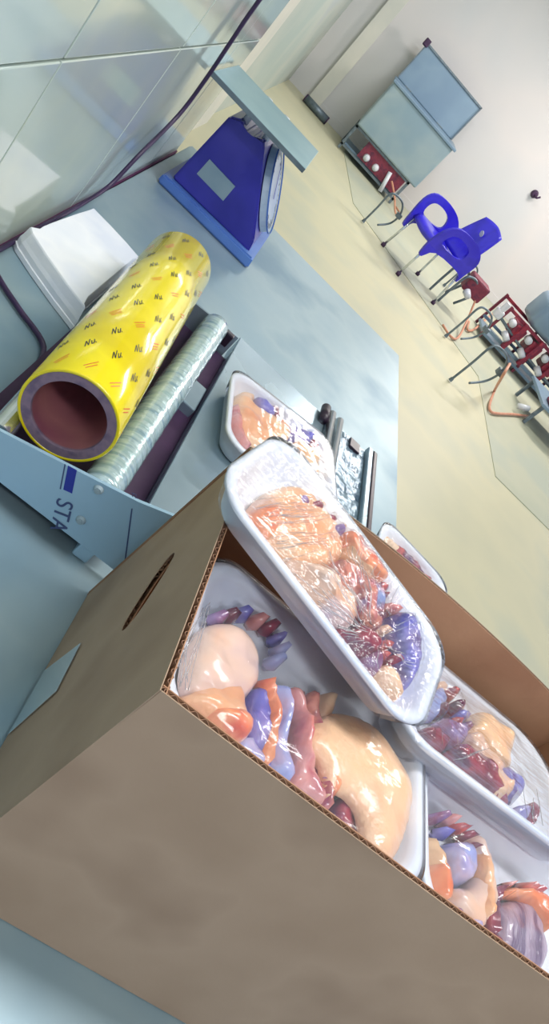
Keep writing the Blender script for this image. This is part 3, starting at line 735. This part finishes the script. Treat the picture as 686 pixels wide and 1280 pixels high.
# near right tray
pack('wrapped tray with pale joints along the near carton rim, lower right', (.4695, .330, -.312), (1, .0, -.0), (0, .0, 1), .208, .138, [
    (CP, 'skin2', [(494, 1085), (505, 1056), (525, 1034), (543, 1050), (553, 1085), (557, 1125), (552, 1136), (520, 1112)], .010, .020, .014, .2),
    (CP, 'orange', [(538, 1085), (550, 1078), (557, 1118), (552, 1134), (540, 1122)], .014, .0165, .006, .2),
    (CP, 'lilac', [(552, 1062), (565, 1050), (580, 1056), (588, 1090), (580, 1108), (562, 1102), (556, 1085)], .010, .021, .010, .3),
    (CP, 'pale', [(578, 1048), (590, 1044), (604, 1080), (612, 1120), (608, 1152), (594, 1168), (574, 1150), (560, 1128), (560, 1108), (580, 1108), (588, 1085)], .009, .020, .012, .3),
    (CP, 'skin', [(590, 1070), (600, 1072), (611, 1112), (608, 1150), (598, 1150), (596, 1110)], .014, .017, .006, .3),
    (CP, 'lilac', [(572, 1150), (588, 1146), (598, 1168), (590, 1180), (574, 1168)], .010, .014, .007, .4),
    (CP, 'maroon', [(598, 1172), (618, 1165), (640, 1182), (642, 1200), (622, 1195)], .007, .014, .008, .5),
    (CP, 'violet', [(556, 1130), (566, 1134), (576, 1160), (566, 1164), (556, 1150)], .006, .014, .006, .5),
    (CP, 'bone', [(618, 1136), (640, 1124), (664, 1132), (676, 1160), (674, 1215), (648, 1205), (620, 1180)], .008, .015, .012, .3),
    (CP, 'maroon', [(612, 1136), (616, 1114), (628, 1104), (634, 1110), (622, 1124), (620, 1150), (622, 1175), (614, 1160)], .012, .018, .005, .4),
    (CP, 'orange', [(616, 1130), (626, 1112), (650, 1108), (672, 1120), (684, 1142), (682, 1168), (672, 1152), (660, 1134), (640, 1122), (626, 1126)], .013, .019, .007, .5),
    (CP, 'pink', [(622, 1108), (640, 1100), (664, 1106), (680, 1128), (670, 1120), (650, 1108), (630, 1112)], .014, .0175, .005, .5),
] + lumps([(532, 1024), (546, 1022), (560, 1026), (556, 1040), (572, 1036), (584, 1046), (590, 1060)], 9, ['maroon', 'violet', 'pink', 'liver', 'meat', 'maroon', 'maroon'], .012, .019), film='film', ripple=.0004)
# far right tray, leaning on the near one
pack('wrapped tray of dark red meat leaning against the far carton panel', (.430, .443, -.302), (1, .05, -.01), (0, .20, 1), .240, .150, [
    (CP, 'lilac', [(538, 850), (546, 842), (554, 860), (552, 885), (542, 900), (534, 880)], .010, .015, .008, .4),
    (CP, 'maroon', [(508, 920), (522, 912), (540, 918), (556, 932), (552, 944), (530, 942), (514, 934)], .010, .018, .008, .6),
    (CP, 'violet', [(540, 905), (556, 900), (572, 912), (578, 930), (566, 940), (550, 930)], .010, .019, .008, .5),
    (CP, 'maroon', [(552, 940), (574, 934), (598, 956), (620, 988), (634, 1014), (624, 1022), (600, 1004), (574, 982)], .010, .0195, .012, .5),
    (CP, 'pale', [(574, 925), (584, 920), (604, 944), (622, 968), (612, 974), (594, 954)], .012, .018, .006, .4),
    (CP, 'skin2', [(578, 915), (586, 892), (600, 886), (620, 888), (634, 905), (638, 935), (634, 966), (618, 958), (600, 935)], .011, .020, .014, .22),
    (CP, 'orange', [(588, 886), (598, 874), (618, 880), (634, 895), (640, 915), (634, 925), (618, 900), (600, 893)], .013, .0185, .007, .35),
    (CP, 'skin2', [(596, 952), (606, 948), (624, 974), (634, 995), (624, 1004), (606, 985)], .011, .018, .008, .4),
    (CP, 'liver', [(612, 964), (626, 966), (644, 985), (646, 1002), (628, 996)], .011, .0175, .007, .4),
    (CP, 'lilac', [(634, 1020), (642, 1008), (654, 1018), (658, 1042), (648, 1048), (636, 1034)], .009, .018, .006, .4),
    (CP, 'maroon', [(650, 1006), (662, 1016), (666, 1044), (660, 1050), (656, 1025)], .009, .018, .005, .4),
] + lumps([(546, 862), (556, 872), (548, 890), (562, 888), (572, 898), (562, 908), (578, 912)], 9, ['pale', 'meat', 'maroon', 'maroon', 'liver', 'meat', 'violet'], .012, .018), film='film_w', ripple=.0004, creases=[(570 + 6 * k, 950 - 2 * k, 592 + 5 * k, 944 - 2 * k, .0002) for k in range(-1, 4)] + [(random.uniform(650, 670), random.uniform(985, 1010), random.uniform(660, 680), random.uniform(1020, 1050), .00022) for _ in range(6)])
# top tray, laid across the others
pTn, pR = Vector((.129, .528, -.254)), Vector((.328, .467, -.266))
org = Vector((.2195, .432, -.2600))
cr = []
for k in range(95):
    a = math.radians(random.uniform(140, 262) if k < 70 else random.uniform(20, 360)); r0 = random.uniform(12, 60); r1 = r0 + random.uniform(25, 95 if k < 70 else 30)
    cr.append((462 + r0 * math.cos(a) * .9, 800 + r0 * math.sin(a), 462 + r1 * math.cos(a) * .9, 800 + r1 * math.sin(a), random.uniform(.00014, .0003)))
for k in range(22):
    u = random.uniform(318, 350); v = 640 + (u - 318) * .8 + random.uniform(-22, 40); cr.append((u, v, u + random.uniform(35, 80), v + random.uniform(-14, 4), .00018))
pack('topmost wrapped meat tray laid across the carton, its film heavily wrinkled', org, (pR - pTn), (0, -.02, 1), .226, .126, [
    (CP, 'skin', [(306, 652), (320, 626), (348, 608), (384, 618), (405, 640), (420, 665), (425, 700), (400, 716), (365, 708), (326, 690)], .010, .0145, .012, .35),
    (CP, 'orange', [(312, 648), (322, 632), (345, 634), (350, 655), (338, 672), (318, 668)], .018, .0085, .006, .4),
    (CP, 'pale', [(330, 690), (360, 700), (395, 712), (420, 735), (440, 770), (430, 790), (400, 768), (368, 738), (340, 708)], .009, .0185, .012, .45),
    (CP, 'skin2', [(384, 612), (400, 622), (430, 655), (462, 695), (482, 722), (472, 736), (445, 722), (425, 700), (418, 668), (400, 640)], .010, .0195, .012, .3),
    (CP, 'orange', [(422, 668), (436, 670), (470, 702), (482, 722), (468, 726), (440, 704)], .016, .0145, .006, .3),
    (CP, 'meat2', [(405, 705), (430, 706), (462, 735), (476, 765), (470, 790), (446, 778), (428, 745)], .010, .018, .010, .55),
    (CP, 'maroon', [(400, 768), (428, 788), (448, 780), (466, 795), (470, 815), (455, 826), (430, 808)], .009, .018, .009, .6),
    (CP, 'liver', [(480, 780), (490, 766), (504, 768), (515, 795), (519, 830), (512, 858), (498, 870), (487, 840)], .010, .021, .012, .2),
    (CP, 'skin2', [(462, 838), (474, 832), (486, 845), (498, 868), (490, 882), (472, 868)], .009, .018, .008, .3),
    (CP, 'violet', [(448, 822), (462, 815), (472, 835), (466, 850), (452, 838)], .009, .017, .006, .5),
] + lumps([(376, 626), (392, 634), (408, 650), (418, 664)], 9, ['violet', 'maroon', 'meat', 'violet'], .017, .013) + lumps([(470, 738), (486, 744), (498, 756), (486, 762)], 10, ['meat', 'maroon', 'orange', 'pink'], .012, .018)
  + lumps([(466, 775), (478, 790), (476, 808), (470, 822), (484, 828)], 10, ['maroon', 'pale', 'meat', 'meat', 'maroon'], .010, .018), film='film_w', ripple=.0006, nx=190, ny=130, H=.024, pleat=(462, 800), creases=cr)
# small tray on the machine deck
pack('wrapped meat tray sitting on the wrapping machine deck', (.234, .893, T + .0855), (1, .20, 0), (0, 0, 1), .198, .178, [
    (CP, 'skin', [(284, 520), (288, 494), (304, 478), (318, 482), (316, 510), (342, 524), (362, 540), (352, 560), (325, 565), (300, 552)], .010, .0195, .016, .2),
    (CP, 'pink', [(284, 524), (290, 505), (298, 520), (302, 545), (312, 562), (300, 556)], .018, .0125, .005, .4),
    (CP, 'liver', [(314, 500), (320, 488), (332, 500), (342, 518), (336, 526), (320, 516)], .012, .019, .008, .3),
    (CP, 'maroon', [(320, 486), (326, 474), (340, 484), (350, 500), (352, 524), (340, 520), (330, 500)], .013, .019, .007, .4),
    (CP, 'orange', [(350, 500), (366, 512), (382, 530), (372, 534), (352, 524)], .014, .018, .006, .3),
    (CP, 'liver', [(356, 532), (376, 532), (388, 546), (380, 558), (366, 546)], .012, .018, .007, .4),
    (CP, 'maroon', [(382, 534), (394, 536), (402, 552), (396, 562), (384, 552)], .012, .018, .006, .5),
    (CP, 'skin2', [(366, 552), (384, 560), (400, 570), (406, 590), (394, 600), (378, 580)], .010, .018, .010, .4),
], film='film', H=.032, ripple=.0003)
# tray seen past the far panel
pack('wrapped tray half hidden behind the far carton panel at the table edge', (.520, .888, T + .064), (1, -.17, 0), (0, 0, 1), .150, .150, [
    (CP, 'skin2', [(482, 652), (505, 676), (530, 704), (520, 712), (495, 690), (476, 668)], .010, .018, .010, .3),
    (CP, 'meat', [(490, 676), (512, 690), (532, 712), (540, 730), (522, 722), (500, 698)], .010, .018, .007, .4),
], film='film', H=.030)
rbox_e = empty('steel_block', (.505, .87, T), 'low steel rest under the tray behind the carton', 'stand')
box('rest_top', (-.045, -.07, .026), (.07, .07, .0325), M['steel_s'], rbox_e, .002)
for sx in (-.04, .062):
    box('rest_leg', (sx, -.065, .0005), (sx + .004, .065, .026), M['steel_s'], rbox_e)

# ------------------------------------------------------------------ scalding tank by the far wall
e = empty('scalding_tank', (.74, 9.66, F), 'steel tank with its lid raised, on a low burner stand by the far wall', 'tank')
O = Vector(e.location)
bm = bmesh.new(); bx(bm, (-.48, -.30, .33), (.49, .28, .90), .02); from_bm('tank_body', bm, M['tank'], e)
rbox('tank_rim', (.24, 9.34, F + .89), (1.26, 9.96, F + .92), M['bluep'], e, .005)
bm = bmesh.new(); bx(bm, (-.50, -.01, 0), (.45, .012, .46), .01, Matrix.Translation((.02, .29, .92)) @ Matrix.Rotation(math.radians(-6), 4, 'X')); ld = from_bm('lid', bm, M['bluep'], e)
bm = bmesh.new(); 
mt = Matrix.Translation((.02, .29, .92)) @ Matrix.Rotation(math.radians(-6), 4, 'X')
bx(bm, (-.50, -.03, .44), (.45, -.008, .46), 0, mt); bx(bm, (.435, -.03, 0), (.45, -.008, .46), 0, mt); bx(bm, (-.50, -.03, 0), (-.485, -.008, .46), 0, mt)
from_bm('lid_edge', bm, M['pipe'], ld)
bm = bmesh.new(); bx(bm, (-.54, -.05, .41), (-.47, .03, .49), .01, mt); from_bm('lid_corner_clip', bm, M['dark'], ld)
for x in (-.3, .25):
    bm = bmesh.new(); cyl(bm, (x - .05, .295, .925), (x + .05, .295, .925), .016, n=12); from_bm('hinge', bm, M['pipe'], e)
for x in (-.48, .38):
    for y in (-.27, .24):
        box('leg', (x, y, .012), (x + .03, y + .03, .33), M['pipe'], e)
for y in (-.27, .24):
    for z in (.06, .30): box('stand_rail', (-.48, y, z), (.41, y + .025, z + .025), M['pipe'], e)
box('burner_panel', (-.25, -.262, .10), (.36, -.235, .30), M['darkred'], e)
box('burner_tray', (-.44, -.20, .07), (.37, .2, .10), M['bluep'], e)
bm = bmesh.new(); cyl(bm, (.16, -.275, .25), (.22, -.32, .03), .026, n=14); from_bm('gas_valve', bm, M['white'], e, True)
for x in (-.15, .0):
    bm = bmesh.new(); cyl(bm, (x, -.26, .16), (x, -.295, .16), .045, .03, 16); from_bm('burner_nozzle', bm, M['white'], e, True)
bm = bmesh.new(); tube(bm, [(.24, -.30, .2), (.38, -.42, .12), (.50, -.55, .03), (.60, -.40, .03), (.50, -.2, .03)], .011, 8); from_bm('gas_hose', bm, M['hose'], e, True)

# dark roll on the floor by the pilaster
e = empty('dark_roll', (-.19, 9.85, F + .05), 'short dark grey roll lying on the floor at the foot of the pale pilaster', 'roll')
bm = bmesh.new(); cyl(bm, (-.17, 0, 0), (.17, -.0, 0), .048, n=18); from_bm('roll_body', bm, M['pipe'], e, True)
for s in (-1, 1):
    bm = bmesh.new(); cyl(bm, (s * .17, 0, 0), (s * .185, 0, 0), .05, .044, 18); from_bm('end_cap', bm, M['dark'], e, True)

# ------------------------------------------------------------------ blue chair
e = empty('plastic_armchair', (1.49, 7.27, F), 'royal blue plastic armchair with open armrests near the far wall', 'chair', None, Matrix.Rotation(math.radians(27), 3, 'Z'))
def shell(name, fn, nu, nv, th_, par, m):
    vs = []; fs = []
    P = [[Vector(fn(i / nu, j / nv)) for j in range(nv + 1)] for i in range(nu + 1)]
    for lay in (0, 1):
        for i in range(nu + 1):
            for j in range(nv + 1):
                a = P[min(i + 1, nu)][j] - P[max(i - 1, 0)][j]; b = P[i][min(j + 1, nv)] - P[i][max(j - 1, 0)]
                nn = a.cross(b).normalized() * th_ * lay; vs.append(P[i][j] + nn)
    K = (nu + 1) * (nv + 1); I = lambda i, j: i * (nv + 1) + j
    for i in range(nu):
        for j in range(nv): fs.append((I(i, j), I(i + 1, j), I(i + 1, j + 1), I(i, j + 1))); fs.append((K + I(i, j), K + I(i, j + 1), K + I(i + 1, j + 1), K + I(i + 1, j)))
    for i in range(nu): fs += [(I(i, 0), K + I(i, 0), K + I(i + 1, 0), I(i + 1, 0)), (I(i, nv), I(i + 1, nv), K + I(i + 1, nv), K + I(i, nv))]
    for j in range(nv): fs += [(I(0, j), I(0, j + 1), K + I(0, j + 1), K + I(0, j)), (I(nu, j), K + I(nu, j), K + I(nu, j + 1), I(nu, j + 1))]
    return mesh(name, vs, fs, m, par, True)
# faces -x; seat .43 high
shell('seat', lambda u, v: (-.27 + .50 * u, (-.24 + .48 * v), .43 + .02 * math.cos(u * 3) - .022 * math.sin(math.pi * v) - (.06 * (1 - u / .12) ** 2 if u < .12 else 0)), 14, 12, .012, e, M['chair'])
shell('backrest', lambda u, v: (.20 + .13 * u + .03 * (abs(v - .5) * -2) * 1, (-.24 + .05 * u * u) + (.48 - .10 * u * u) * v, .41 + .42 * u + .03 * math.sin(math.pi * v) * u), 12, 12, .012, e, M['chair'])
bm = bmesh.new(); mt = Matrix.Translation((.262, .02, .72)) @ Matrix.Rotation(math.radians(-17), 4, 'Y'); bmesh.ops.create_cone(bm, cap_ends=True, segments=16, radius1=.03, radius2=.03, depth=.006, matrix=mt @ Matrix.Rotation(math.pi / 2, 4, 'Y')); from_bm('sticker', bm, M['white'], e)
def armpanel(sy):
    out_ = smooth_poly([(-.30, .29), (-.315, .45), (-.29, .59), (-.20, .665), (-.02, .675), (.14, .64), (.24, .56), (.26, .44), (.25, .30), (.19, .37), (-.17, .37), (-.26, .27)], 3)
    hol = smooth_poly([(-.215, .47), (-.215, .55), (-.16, .60), (-.04, .605), (.06, .57), (.08, .49), (.02, .455), (-.12, .45)], 3)
    tris = tessellate_polygon([[Vector((*p, 0)) for p in out_], [Vector((*p, 0)) for p in hol]]); P = out_ + hol; n_ = len(P); vs = []
    for lay in (0, 1):
        for x, z in P: vs.append((x, sy * (.235 + .05 * max(0, (z - .40) / .25) + lay * .028), z))
    fs = [tuple(f) for f in tris] + [tuple(n_ + i for i in reversed(f)) for f in tris]; a_ = len(out_); b_ = len(hol)
    for i in range(a_): fs.append((i, (i + 1) % a_, n_ + (i + 1) % a_, n_ + i))
    for i in range(b_): p_, q_ = a_ + i, a_ + (i + 1) % b_; fs.append((p_, q_, n_ + q_, n_ + p_))
    return mesh('armrest', vs, fs, M['chair'], e)
armpanel(1); armpanel(-1)
for x, y in ((-.25, -.22), (-.25, .22), (.24, -.22), (.24, .22)):
    bm = bmesh.new(); cyl(bm, (x * 1.12, y * 1.1, .014), (x, y, .42), .012, n=12); from_bm('leg', bm, M['chrome'], e, True)
    bm = bmesh.new(); cyl(bm, (x * 1.12, y * 1.1, .0), (x * 1.12, y * 1.1, .035), .022, n=12); from_bm('leg_cap', bm, M['dark'], e, True)

# ------------------------------------------------------------------ gas feed pipes
def canepipe(foot, top, dx, label):
    e_ = empty('gas_pipe', (foot[0], foot[1], F + .012), label, 'pipe', 'bent gas pipes on the floor by the far wall')
    h = top - F - .012
    bm = bmesh.new(); tube(bm, [(0, 0, 0), (.003, 0, h * .5), (.0, .0, h * .9), (.05, .02, h), (dx * .7, .08, h * .96), (dx, .12, h * .72), (dx * .98, .15, h * .4), (dx * .6, .1, h * .16)], .010, 10); from_bm('bent_pipe', bm, M['pipe'], e_, True)
    bm = bmesh.new(); bmesh.ops.create_cone(bm, cap_ends=True, segments=14, radius1=.018, radius2=.014, depth=.03, matrix=Matrix.Translation((0, 0, .015))); from_bm('foot_cap', bm, M['pipe'], e_)
    bm = bmesh.new(); bx(bm, (dx - .03, .10, h * .62), (dx + .03, .16, h * .74), .006); from_bm('pipe_union', bm, M['pipe'], e_)
    return e_
canepipe((.845, 7.41), -.985, .22, 'thin bent steel pipe in front of the tank with the raised lid')
canepipe((2.06, 8.28), -.99, .20, 'bent steel pipe between the blue chair and the red burner rack')
canepipe((1.99, 6.55), -.955, .24, 'bent steel pipe standing closest in front of the red burner rack, upper of two')
canepipe((1.99, 5.56), -.925, .26, 'bent steel pipe nearest the camera, with the long orange hose')
e = empty('pipe_cluster', (1.95, 7.55, F + .012), 'cluster of short pipes and a dark red valve below the blue chair', 'pipe')
for k, (x, y) in enumerate([(-.14, 0), (-.02, -.1)]):
    bm = bmesh.new(); tube(bm, [(x, y, 0), (x, y, .2), (x + .02, y, .36), (x + .14, y + .03, .38), (x + .2, y + .05, .26), (x + .14, y + .06, .08)], .013, 9); from_bm('bent_pipe', bm, M['pipe'], e, True)
bm = bmesh.new(); bx(bm, (.04, -.08, .24), (.28, .12, .42), .02); from_bm('valve_body', bm, M['darkred'], e)
bm = bmesh.new(); cyl(bm, (.10, -.10, .26), (.14, -.16, .24), .04, .03, 14); from_bm('valve_cap', bm, M['white'], e, True)
bm = bmesh.new(); tube(bm, [(.22, -.05, .3), (.30, -.2, .1), (.22, -.7, .016), (.10, -.9, .016), (.0, -.8, .016)], .011, 8); from_bm('gas_hose', bm, M['hose'], e, True)

def hose(pts, label):
    bm = bmesh.new(); tube(bm, pts, .012, 8); return tag(from_bm('gas_hose', bm, M['hose'], None, True), label, 'hose', 'orange gas hoses')
def fz(u, v, dz=.026): p = onz(u, v, F + dz); return (p.x, p.y, p.z)
def sy_(u, v, y): p = ony(u, v, y); return (p.x, p.y, p.z)
hose([sy_(637, 455, 5.7), sy_(628, 470, 5.55), fz(618, 488), fz(612, 505), fz(613, 514), fz(622, 517), fz(642, 518), fz(665, 521)], 'long orange hose looping on the floor to the rack on the right edge')
hose([fz(586, 402, .03), fz(584, 412, .03), fz(592, 412, .03), fz(604, 402, .04), fz(618, 390, .10)], 'short orange hose curling under the red burner rack')

# ------------------------------------------------------------------ burner rack with second tank
e = empty('burner_rack', (3.15, 8.0, F + .012), 'dark red burner rack with white nozzles on the right edge', 'rack')
for x in (-.55, .0, .55, 1.1):
    for y in (-.22, .22):
        box('leg', (x - .014, y - .014, 0), (x + .014, y + .014, .44), M['darkred'], e)
for y in (-.22, .22):
    for z in (.10, .40): box('rail', (-.56, y - .016, z), (1.11, y + .016, z + .032), M['red'] if z > .2 else M['bluep'], e)
for x in (-.38, -.12, .16, .44, .72):
    bm = bmesh.new(); bx(bm, (x, -.26, .22), (x + .15, .02, .38), .02); bx(bm, (x + .05, -.30, .10), (x + .10, -.24, .44), .008); from_bm('burner', bm, M['red'], e)
    bm = bmesh.new(); cyl(bm, (x - .03, -.25, .22), (x + .03, -.32, .19), .036, n=14); cyl(bm, (x - .05, -.2, .34), (x - .05, -.28, .34), .04, n=12); from_bm('nozzle', bm, M['white'], e, True)
bm = bmesh.new(); bx(bm, (-.56, -.24, .04), (1.1, .24, .07), .004); from_bm('drip_tray', bm, M['bluep'], e)
bm = bmesh.new(); tube(bm, [(-.62, -.24, .30), (-.5, -.25, .28), (.2, -.25, .20), (1.1, -.25, .20)], .016, 8, 3); from_bm('gas_manifold', bm, M['pipe'], e, True)
bm = bmesh.new(); bx(bm, (-.66, -.29, .25), (-.56, -.2, .35), .02); cyl(bm, (-.62, -.26, .34), (-.62, -.26, .44), .03, n=12); from_bm('regulator', bm, M['white'], e)
e = empty('steel_tank', (3.5, 8.0, F + .012 + .441), 'grey steel tank with rounded corners on the red burner rack', 'tank')
bm = bmesh.new(); bx(bm, (-.68, -.26, 0), (.75, .26, .34), .07); from_bm('tank_body', bm, M['bluep'], e, True)
bm = bmesh.new(); tube(bm, [(-.3, -.262, .2), (-.3, -.30, .22), (-.1, -.30, .22), (-.1, -.262, .2)], .012, 8, 3); from_bm('handle', bm, M['chrome'], e, True)
e = empty('gas_stand', (3.30, 6.75, F + .012), 'low dark stand with a red gas valve at the end of the orange hose', 'stand')
for x in (-.22, .7):
    for y in (-.3, .3): box('leg', (x, y, 0), (x + .03, y + .03, .22), M['pipe'], e)
box('stand_top', (-.25, -.32, .22), (.75, .35, .25), M['bluep'], e, .004)
bm = bmesh.new(); bx(bm, (-.16, -.30, .25), (.1, -.05, .36), .02); from_bm('gas_valve', bm, M['darkred'], e)
bm = bmesh.new(); cyl(bm, (-.34, -.22, .05), (-.24, -.2, .10), .028, n=12); from_bm('hose_coupling', bm, M['white'], e, True)

# hook on the far wall
e = empty('wall_hook', (2.44, 10.195, -.15), 'small dark hook fixed high on the blank far wall', 'hook')
bm = bmesh.new(); cyl(bm, (0, 0, 0), (0, -.05, 0), .05, .03, 16); from_bm('hook_base', bm, M['dark'], e)
bm = bmesh.new(); tube(bm, [(0, -.04, 0), (.03, -.09, -.01), (.06, -.09, .03)], .012, 8); from_bm('hook_arm', bm, M['dark'], e, True)
